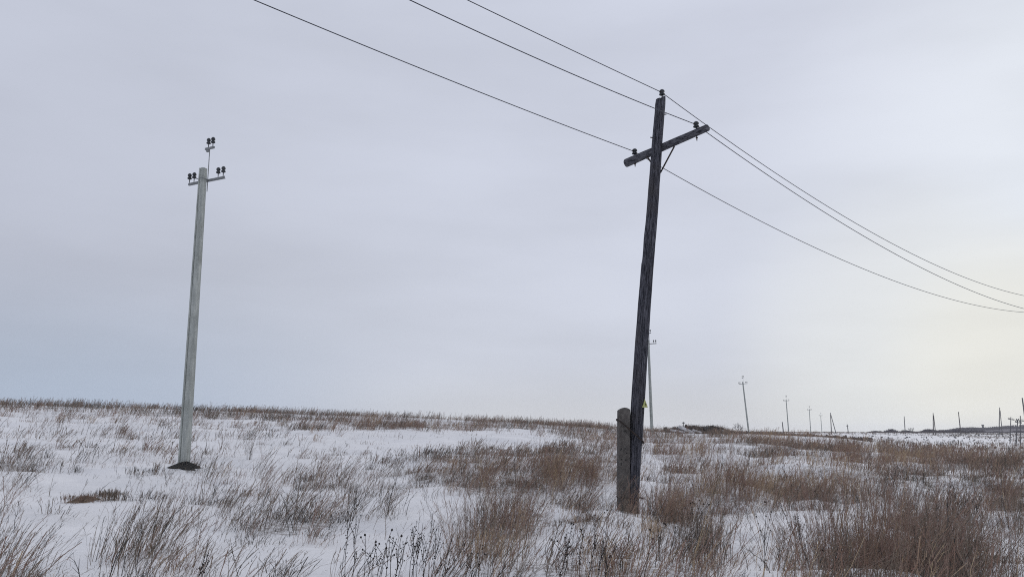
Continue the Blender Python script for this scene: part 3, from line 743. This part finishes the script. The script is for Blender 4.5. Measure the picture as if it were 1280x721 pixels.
bare_pole('wooden_post', (854.3, 538), (854.3, 527), 190, .12, 'tiny post with a short arm just above the rubble bank', arms=[(852.6, 529, 856, 529)], m=M_hazed_wood, group=FP, cat='post')
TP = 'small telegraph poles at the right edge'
bare_pole('telegraph_pole', (1262.3, 553.5), (1263.6, 521), 150, .10, 'telegraph pole with a slanting cross arm, left of the close pair', arms=[(1260, 523.3, 1268, 524.8)], m=M_hazed_wood, group=TP)
bare_pole('telegraph_pole', (1269.2, 560), (1272.3, 524), 128, .10, 'leaning telegraph pole with a low cross arm, left one of the close pair', arms=[(1269, 527.2, 1277, 528.6)], m=M_hazed_wood, group=TP)
bare_pole('telegraph_pole', (1275.3, 560.5), (1275.4, 519.5), 122, .10, 'straight telegraph pole with a wide cross arm, right one of the close pair', arms=[(1270, 525, 1281, 526)], m=M_hazed_wood, group=TP)
bare_pole('wooden_post', (1285.5, 553), (1277.8, 497), 118, .13, 'dark pole leaning left at the very right edge of the view', m=M_hazed_wood, group=TP)

# ---------------------------------------------------------------- soil and earth
def heap(name, u, v, rx, ry, h, m, lab, cat, seed):
    x0, y0, z0 = ground(u, v); n_ = 30; rings_ = 7; bm = bmesh.new(); prev = None
    for k in range(rings_):
        t = k / (rings_ - 1); ring = []
        for q in range(n_):
            a = 2 * math.pi * q / n_; wob = 1 + .6 * (hsh(q // 2, seed) - .5) + .4 * (hsh(q, seed + 1) - .5)
            px_ = x0 + math.cos(a) * rx * t * wob; py_ = y0 + math.sin(a) * ry * t * wob
            zz = gz(px_, py_) + h * (1 - t) ** 1.1 * (1 + .35 * (hsh(q + 40 * k, seed + 2) - .5)) - (.03 if k == rings_ - 1 else 0)
            ring.append(bm.verts.new((px_, py_, zz)))
            if k == 0: break
        if k == 0: c0 = ring[0]
        elif k == 1:
            for q in range(n_): bm.faces.new((c0, ring[q], ring[(q + 1) % n_]))
        else:
            for q in range(n_): bm.faces.new((prev[q], ring[q], ring[(q + 1) % n_], prev[(q + 1) % n_]))
        if k: prev = ring
    return tag(fin(bm, name, m), lab, cat)
heap('soil_heap', 231, 584, .42, .42, .15, M_soil, 'low heap of black soil packed round the foot of the near concrete pole', 'soil', 3)
heap('earth_mound', 105, 626, .21, .36, .09, M_clay, 'bare reddish brown earth mound poking out of the snow on the left', 'earth', 9)

# ---------------------------------------------------------------- rubble bank right of the wooden pole
def slab(u0, v0, u1, v1, Yd, wd, th, m, parent, name='plank', dy=0):
    a = at(u0, v0, Yd); b = at(u1, v1, Yd + dy); d = b - a; s = Vector((0, 1, 0)).cross(d).normalized()
    bm = bmesh.new(); box(bm, (a + b) / 2, d / 2, Vector((0, wd / 2, 0)), s * th / 2)
    bmesh.ops.bevel(bm, geom=bm.edges[:], offset=.02, segments=1)
    return localise(parent, fin(bm, name, m, parent))
rb = empty('rubble_bank', gy(866, 72)); tag(rb, 'bank of rubble, brush and snow covered planks right of the second concrete pole', 'rubble')
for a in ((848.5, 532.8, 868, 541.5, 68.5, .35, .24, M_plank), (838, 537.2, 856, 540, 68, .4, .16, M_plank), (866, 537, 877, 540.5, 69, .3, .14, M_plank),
          (853, 541.5, 862, 542.5, 69, .4, .2, M_plank), (861, 536, 872, 540.5, 71, .3, .14, M_hazed_wood), (846, 534.5, 857, 541, 70.3, .3, .2, M_hazed_wood), (880, 534.5, 893, 541, 72, .3, .16, M_hazed_wood), (884, 533.5, 889, 541, 72.5, .25, .16, M_hazed_wood)):
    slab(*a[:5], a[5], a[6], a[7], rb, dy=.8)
def junk(n_, fn, smin, smax, name, parent=None, m=M_rub):
    bm = bmesh.new()
    for k in range(n_):
        p = fn(); s = random.uniform(smin, smax)
        r3 = Matrix.Rotation(random.uniform(0, 3), 3, Vector((random.random(), random.random(), random.random() + .1)).normalized())
        box(bm, Vector(p), r3 @ Vector((s, 0, 0)), r3 @ Vector((0, s * random.uniform(.3, .9), 0)), r3 @ Vector((0, 0, s * random.uniform(.15, .6))))
    o = fin(bm, name, m, parent)
    if parent: localise(parent, o)
    o['kind'] = 'stuff'; return o
def fn1():
    u = random.gauss(866, 17); Yd = random.uniform(70, 78); p = gy(u, Yd); return p + Vector((0, 0, random.uniform(-.05, .12)))
junk(420, fn1, .05, .30, 'rubble', rb)
def fn2():
    u = random.uniform(915, 1075); Yd = random.uniform(122, 150); p = gy(u, Yd); return p + Vector((0, 0, random.uniform(-.1, .12)))
o = junk(420, fn2, .1, .42, 'far_rubble'); tag(o, 'dark line of scattered rubble along the far snow edge', 'rubble')
def fn3():
    u = random.uniform(1075, 1290); Yd = random.uniform(140, 420) + (1180 - u) * .1; p = gy(u, Yd); return p + Vector((0, 0, random.uniform(-.1, .2)))
o = junk(420, fn3, .06, .24, 'field_debris', m=M_hazed_wood); tag(o, 'dark specks of debris strung across the distant snow field', 'debris')
# brush on the bank
st = Strokes()
uu = rng.normal(864, 22, 260); YY = rng.uniform(70, 80, 260); xx = (uu - CU) / F * 1.017 * YY
clumps(st, xx, YY, 10, .25, .30, .35, .2, .45, .02, 1, 4, .2, tone(xx, YY, .25, .4), fan=.2, tw0=.2)
o = st.build('bank_brush', M_veg, rb); localise(rb, o); o['kind'] = 'stuff'

# ---------------------------------------------------------------- distant trees and ridge
def bare_tree(u, v, Yd, H, lab, seed, spread=.5, trunk_h=.22, m=M_bark):
    rs = random.Random(seed); b = at(u, v, Yd); b.z = min(gz(b.x, Yd), b.z); rt = empty('bare_tree', b)
    bm = bmesh.new(); tube(bm, [b - Vector((0, 0, .3)), b + Vector((.02 * H, 0, H * trunk_h))], [H * .035, H * .026], 7); localise(rt, fin(bm, 'trunk', m, rt))
    bm = bmesh.new()
    def br(p, d, ln, r, lv):
        q = p + d * ln * .5 + Vector((rs.uniform(-1, 1), rs.uniform(-1, 1), rs.uniform(-.3, 1))) * ln * .06; e = p + d * ln
        tube(bm, [p, q, e], [r, r * .8, r * .55], 4 if lv > 1 else 5, False)
        if lv >= 4: return
        for k in range(rs.choice((3, 4)) if lv < 3 else 3):
            nd = (d + Vector((rs.uniform(-1, 1), rs.uniform(-1, 1), rs.uniform(-.35, .6))) * (spread + .15)).normalized()
            br(p.lerp(e, rs.uniform(.45, 1)), nd, ln * rs.uniform(.6, .8), r * .6, lv + 1)
    for k in range(4):
        a = k * 1.57 + rs.uniform(-.4, .4)
        br(b + Vector((.02 * H, 0, H * trunk_h * rs.uniform(.6, 1))), Vector((math.cos(a) * spread, math.sin(a) * spread, 1)).normalized(), H * .3, H * .018, 1)
    localise(rt, fin(bm, 'crown', m, rt)); return tag(rt, lab, 'tree')
bare_tree(922.5, 538.5, 120, 2.2, 'small bare tree left of the leaning concrete pole with cross arm', 4, .75, .2)
bare_tree(1139.5, 538, 420, 4.2, 'rounded leafless tree right of the plain far pole, denser of two', 12, .8, .15, M_hazed_wood)
bare_tree(1130, 538.5, 430, 3.2, 'thin leafless tree directly behind the plain far pole', 21, .9, .15)
# scrub bank and wooded ridge on the right horizon
def woods(name, n_, u0, u1, Y0, Y1, hfun, m, lab, size, per=14):
    st = Strokes(); u = rng.uniform(u0, u1, n_); Yd = rng.uniform(Y0, Y1, n_); x = (u - CU) / F * 1.017 * Yd
    h = hfun(u) * rng.uniform(.55, 1.0, n_); z = zfun(x, Yd)
    idx = np.repeat(np.arange(n_), per); m_ = len(idx)
    Pp = np.stack([x[idx] + rng.normal(0, size, m_), Yd[idx] + rng.normal(0, size, m_), z[idx] + h[idx] * rng.uniform(.0, .8, m_)], 1)
    Dd = rng.normal(0, 1, (m_, 3)); Dd[:, 2] = np.abs(Dd[:, 2]) + .6; Dd /= np.linalg.norm(Dd, axis=1)[:, None]
    st.seg(Pp, Pp + Dd * (h[idx] * .35 + .3)[:, None], size * .28, size * .12, rng.random(m_))
    o = st.build(name, m); tag(o, lab, 'woods', kind='stuff'); return o
woods('scrub_bank', 2600, 1072, 1290, 440, 480, lambda u: np.interp(u, [1072, 1095, 1120, 1200, 1290], [.3, 1.6, 1.5, 1.1, .6]) * np.clip(.6 + 2.2 * vnoise(u, u * 0, 9, 4), .15, 1.5), M_wool, 'grey green scrub bank along the horizon left of the purple ridge', .9)
# land under the ridge
V = []; Fq = []; us = np.linspace(1160, 1700, 80)
top_v = np.interp(us, [1160, 1180, 1200, 1240, 1290, 1700], [543, 538.5, 536, 535, 533.5, 532])
for k, (u, tv) in enumerate(zip(us, top_v)):
    Yb = 980.; pt = at(u, tv, Yb); tz = pt.z
    for q, (dy, f) in enumerate(((-160, 0), (-110, .25), (-50, .8), (0, 1), (120, .95), (400, 0))):
        yy = Yb + dy; x = (u - CU) / F * 1.017 * yy
        V.append((x, yy, 1.3 + (tz - 1.3) * f + (1.2 * float(fbm(np.array([x]), np.array([yy]), 60, 3, 3)[0]) if 0 < f else -1)))
for k in range(79):
    for q in range(5): a = k * 6 + q; Fq.append((a, a + 6, a + 7, a + 1))
me = bpy.data.meshes.new('far_ridge'); me.from_pydata(V, [], Fq); me.update()
for p in me.polygons: p.use_smooth = True
tag(link('far_ridge', me, M_wool), 'low purple grey ridge on the right horizon', kind='structure')
st = Strokes(); n_ = 5200; u = rng.uniform(1165, 1500, n_); f = rng.uniform(0, 1, n_); Yd = 980 - 75 * f; x = (u - CU) / F * 1.017 * Yd
tv = np.interp(u, [1160, 1180, 1200, 1240, 1290, 1700], [543, 538.5, 536, 535, 533.5, 532])
zt_ = np.array([at(a, b, 980.).z for a, b in zip(u, tv)]); z = 1.3 + (zt_ - 1.3) * (1 - f) ** .8 + 1.2 * fbm(x, Yd, 60, 3, 3)
idx = np.repeat(np.arange(n_), 9); m_ = len(idx)
Pp = np.stack([x[idx] + rng.normal(0, 1.1, m_), Yd[idx] + rng.normal(0, 1.1, m_), z[idx] + rng.uniform(0, 2.2, m_) * np.clip(.5 + 1.6 * (fbm(x, Yd * 0, 45, 8, 3)[idx] + .3), .2, 1.6)], 1)
Dd = rng.normal(0, 1, (m_, 3)); Dd[:, 2] = np.abs(Dd[:, 2]) + .3; Dd /= np.linalg.norm(Dd, axis=1)[:, None]
st.seg(Pp, Pp + Dd * 1.5, .8, .4, rng.random(m_))
tag(st.build('ridge_woods', M_wool), 'bare purple grey woods covering the far ridge', 'woods', kind='stuff')
bt = at(1229, 536.5, 960); bm = bmesh.new(); box(bm, bt + Vector((0, 0, 2.2)), (.8, 0, 0), (0, .8, 0), (0, 0, 3.0)); box(bm, bt + Vector((0, 0, 5.5)), (1.1, 0, 0), (0, 1.1, 0), (0, 0, .5)); 
tag(fin(bm, 'far_tower', M_hazed_wood), 'tiny square tower rising from the far ridge', 'tower')

# ---------------------------------------------------------------- single plants one can point at
def plant(name, u, v, lab, cat, group, per, rad, h, lean, w_, ntw, twl, tint, fan=.1, nseg=3, tw0=.4, leansd=.12, twa=.4, droop=0., m=None):
    x0, y0, z0 = ground(u, v); s = Strokes()
    clumps(s, np.array([x0]), np.array([y0]), per, rad, h, .25, lean, leansd, w_, nseg, ntw, twl, tint, fan=fan, tw0=tw0, twa=twa, droop=droop)
    o = s.build(name, m or M_veg); o.location = (x0, y0, z0); o.data.transform(Matrix.Translation((-x0, -y0, -z0)))
    return tag(o, lab, cat, group)
GT = 'single wind bent grass tufts on the snow'
for u, v, per, rad, h, lean, tint, lab in (
    (138, 625, 200, .14, .19, .15, .30, 'stubby green brown tussock right of the reddish earth mound'),
    (100, 628, 150, .13, .12, .3, .5, 'sparse brown grass fringe in front of the reddish earth mound'),
    (242, 586, 60, .22, .10, .6, .0, 'low dark grass trailing right from the black soil heap'),
    (176, 594, 70, .17, .16, .3, .05, 'flat dark tussock on the snow left of the near concrete pole'),
    (194, 593, 30, .07, .28, .2, .2, 'small upright tussock at the right end of the flat dark one'),
    (312, 574, 24, .05, .36, .05, .05, 'small dark upright tuft alone right of the near concrete pole'),
    (146, 700, 60, .16, .62, .55, .15, 'tall grey tuft at the left end of the big bottom left clump'),
    (186, 690, 70, .15, .72, .5, .4, 'tall brown hearted tuft in the middle of the big bottom left clump'),
    (212, 642, 45, .12, .5, .5, .5, 'brownish tuft standing in front of the near concrete pole, slightly left'),
    (8, 716, 60, .25, .7, .7, .05, 'dark tuft cut by the bottom left corner of the view'),
    (775, 645, 60, .12, .16, .3, .25, 'short grass fringe rising in front of the foot of the grey stub post'),
    (797, 646, 60, .10, .22, .2, .5, 'short brown grass fringe at the right foot of the dark wooden pole'),
    (32, 566, 50, .22, .24, .6, .1, 'low dark tuft on the open snow near the left edge'),
    (70, 552, 14, .06, .25, .8, .05, 'tiny bent tuft by itself on open snow at upper left'),
    (440, 629, 35, .08, .42, .1, .02, 'small dark upright tuft inside the grey grass left of centre'),
    (520, 603, 50, .2, .45, .8, .35, 'brown streaked tuft leaning right just above the grey grass'),
    (590, 570, 60, .28, .5, .7, .3, 'dark leaning tuft on the edge of the smooth snow track')):
    plant('grass_tuft', u, v, lab, 'grass tuft', GT, per, rad, h, lean, .0055, 6, .06, tint, tw0=.5, twa=.3)
BB = 'single red brown shrubs in the snow'
for u, v, per, rad, h, lean, tint, lab in (
    (596, 672, 130, .20, .85, .12, .42, 'tall grey tipped weed shrub at the left of the central red brown pair'),
    (634, 662, 170, .22, .80, .15, .62, 'dense red brown shrub nearest the foot of the stub post on its left side'),
    (616, 700, 90, .16, .40, .3, .95, 'low straw coloured bush in front of the central red brown shrubs'),
    (690, 606, 150, .30, .62, .35, .66, 'leaning red brown shrub behind and left of the stub post'),
    (735, 606, 110, .18, .62, .4, .68, 'narrow red brown shrub close behind the stub post'),
    (836, 652, 190, .24, .70, .15, .68, 'bushy red brown shrub touching the right side of the wooden pole'),
    (816, 671, 70, .15, .30, .1, .98, 'small tan bush below the shrub at the wooden pole'),
    (738, 656, 80, .2, .26, .2, .35, 'low brown mat of weeds at the foot of the stub post'),
    (912, 618, 200, .38, .75, .2, .66, 'broad red brown shrub midway between wooden pole and right side'),
    (938, 624, 60, .2, .38, .5, .9, 'low tan bush at the right of the broad red brown shrub'),
    (870, 664, 120, .30, .36, .2, .3, 'low dark matted shrub right of the wooden pole on a snow hump'),
    (882, 706, 120, .20, .62, .05, .15, 'grey twiggy weed shrub beside the open snow patch at the bottom'),
    (1040, 706, 200, .36, .75, -.08, .6, 'big dark red shrub in the lower right foreground, left one'),
    (1104, 716, 200, .36, .80, .1, .58, 'big dark red shrub cut by the bottom edge, right one'),
    (1150, 664, 210, .42, .78, .12, .68, 'tall dense red brown shrub mass in front of the open right snow'),
    (1258, 628, 160, .40, .70, .1, .64, 'red brown shrub at the right edge behind the leaning dark stalk'),
    (1274, 668, 110, .16, .55, .1, .25, 'dark brown bush at the right edge above the open snow'),
    (1190, 596, 170, .55, .70, .15, .68, 'wide red brown shrub farther back on the right'),
    (1190, 668, 70, .25, .55, .55, .4, 'thin leaning weed shrub left of the dark leaning stalk'),
    (1200, 714, 120, .40, .60, .75, .35, 'thicket of strongly leaning stems at the bottom right'),
    (1055, 616, 120, .4, .6, .2, .9, 'straw coloured tall grass bush on the right half behind the red shrubs')):
    plant('dry_shrub', u, v, lab, 'shrub', BB, per, rad, h, lean, .0052, 7, .11, tint, fan=.2, tw0=.2)

def weed(u, v, h, lean, lab, seed, nst=2, heads=10, big=False, arch=0.):
    x0, y0, z0 = ground(u, v) if v < 745 else (lambda Yd: ((u - CU) / F * 1.02 * Yd, Yd, gz((u - CU) / F * 1.02 * Yd, Yd)))(8.0)
    rs = random.Random(seed); rt = empty('seed_weed', (x0, y0, z0)); bm = bmesh.new(); hb = bmesh.new()
    def head(p, r):
        lathe(hb, p - Vector((0, 0, r)), Vector((rs.uniform(-.4, .4), rs.uniform(-.4, .4), 1)), [(r * .3, 0), (r * .95, r * .5), (r, r * 1.1), (r * .7, r * 1.8), (r * .2, r * 2.1)], 6)
    for k in range(nst):
        b = Vector((rs.gauss(0, .13) if k else 0, rs.gauss(0, .13), -.04)); hh = h * rs.uniform(.7, 1.05) if k else h
        ln = lean + rs.gauss(0, .09); ly = rs.gauss(0, .12); pts = []
        for t in np.linspace(0, 1, 6): pts.append(b + Vector((ln * hh * t ** 1.3, ly * hh * t, hh * (t - arch * t ** 4))) + Vector((rs.gauss(0, .008), 0, 0)))
        tube(bm, pts, [.0042 * (1 - .55 * t) for t in np.linspace(0, 1, 6)], 4)
        def along(t):
            q = t * 5; i_ = min(int(q), 4); return pts[i_].lerp(pts[i_ + 1], q - i_)
        if big:
            head(pts[-1], .0125)
            for t in (.8, .66):
                if rs.random() < .7:
                    p = along(t); e = p + Vector((rs.choice((-1, 1)) * rs.uniform(.05, .12), rs.gauss(0, .03), rs.uniform(.06, .14))); tube(bm, [p, e], [.003, .002], 4); head(e, .0105)
        else:
            for q in range(heads * 2 // 3):
                t = rs.uniform(.35, 1); p = along(t); e = p + Vector((rs.gauss(0, .012), rs.gauss(0, .012), rs.uniform(.0, .02)))
                tube(bm, [p, e], [.002, .0015], 3); head(e, rs.uniform(.0045, .008))
            for q in range(3):
                t = rs.uniform(.3, .8); p = along(t); e = p + Vector((rs.choice((-1, 1)) * rs.uniform(.02, .07) + ln * .1, rs.gauss(0, .04), rs.uniform(.10, .24))) * (h / .7)
                tube(bm, [p, e], [.003, .0015], 4)
                for s in (.5, .75, 1): head(p.lerp(e, s), rs.uniform(.0045, .0075))
    fin(bm, 'stem', M_stalk, rt); fin(hb, 'seed_heads', M_head, rt)['kind'] = 'stuff'
    return tag(rt, lab, 'weed', 'dark seed head weeds in the foreground')
M_stalk = noise_mat('weed_stalk', (.03, .026, .026), (.09, .075, .068), 9)
M_head = noise_mat('seed_head', (.014, .013, .013), (.055, .045, .04), 30)
for k, (u, v, h, lean, lab, nst, heads, big) in enumerate((
    (428, 735, .86, -.06, 'tallest dark beaded weed at the left end of the bottom row, on open snow', 2, 16, False),
    (456, 742, .60, -.02, 'pair of bare stalks each topped with one black head, bottom centre left', 2, 0, True),
    (470, 738, .62, .08, 'bare stalk with black knob heads beside the close pair of knobs', 3, 0, True),
    (478, 735, .52, .12, 'short beaded weed right behind the knob headed stalks', 4, 14, False),
    (494, 728, .50, .22, 'leaning beaded weed with one long clean tip at bottom centre left', 3, 14, False),
    (514, 733, .62, .04, 'beaded weed with three upright stems below the small snow hollow', 3, 16, False),
    (530, 735, .68, .12, 'tall branching beaded weed at bottom centre', 3, 18, False),
    (546, 738, .52, .45, 'beaded weed whose arm reaches out to the right at bottom centre', 3, 14, False),
    (576, 742, .42, .1, 'low beaded weed under the grey tipped shrub at the bottom edge', 3, 12, False),
    (706, 732, .66, .02, 'black knobbly weed stalk on clear snow at the bottom, left of the wooden pole', 2, 26, False),
    (690, 712, .36, .5, 'low drooping weed with fat black heads on clear snow', 3, 10, True),
    (735, 735, .55, .25, 'dark branching weed on the snow just under the stub post', 4, 18, False),
    (754, 684, .55, .05, 'weed with star shaped black heads in front of the wooden pole foot', 2, 0, True),
    (824, 716, .52, .2, 'thin weed with few black knobs right of the wooden pole, on snow', 2, 0, True),
    (878, 664, .5, -.1, 'knob headed weed on the snow hump right of the wooden pole', 4, 0, True),
    (1219, 664, .62, .42, 'thick dark crusted stalk leaning right on the open snow at right', 1, 40, False),
    (1004, 690, .72, -.28, 'dark weed leaning left beside the big foreground red shrubs', 3, 16, False),
    (955, 742, .95, .02, 'single tall straight stalk rising from the open snow patch at the bottom', 1, 5, False),
    (252, 728, .32, .2, 'short feathery dark weed alone at the bottom left', 2, 16, False))):
    weed(u, v, h, lean, lab, 100 + k, nst, heads, big)

# ---------------------------------------------------------------- thin winter air
bm = bmesh.new(); box(bm, (0, 0, 8), (3100, 0, 0), (0, 3100, 0), (0, 0, 18))
hz = fin(bm, 'haze', None); m = bpy.data.materials.new('thin_haze'); m.use_nodes = True; t = m.node_tree; t.nodes.clear()
o_ = t.nodes.new('ShaderNodeOutputMaterial'); pv = t.nodes.new('ShaderNodeVolumePrincipled'); pv.inputs['Density'].default_value = .00016
pv.inputs['Color'].default_value = (.97, .97, 1, 1); pv.inputs['Anisotropy'].default_value = .2
t.links.new(pv.outputs[0], o_.inputs['Volume']); hz.data.materials.append(m); tag(hz, 'thin pale winter haze over the field', 'haze', kind='stuff')
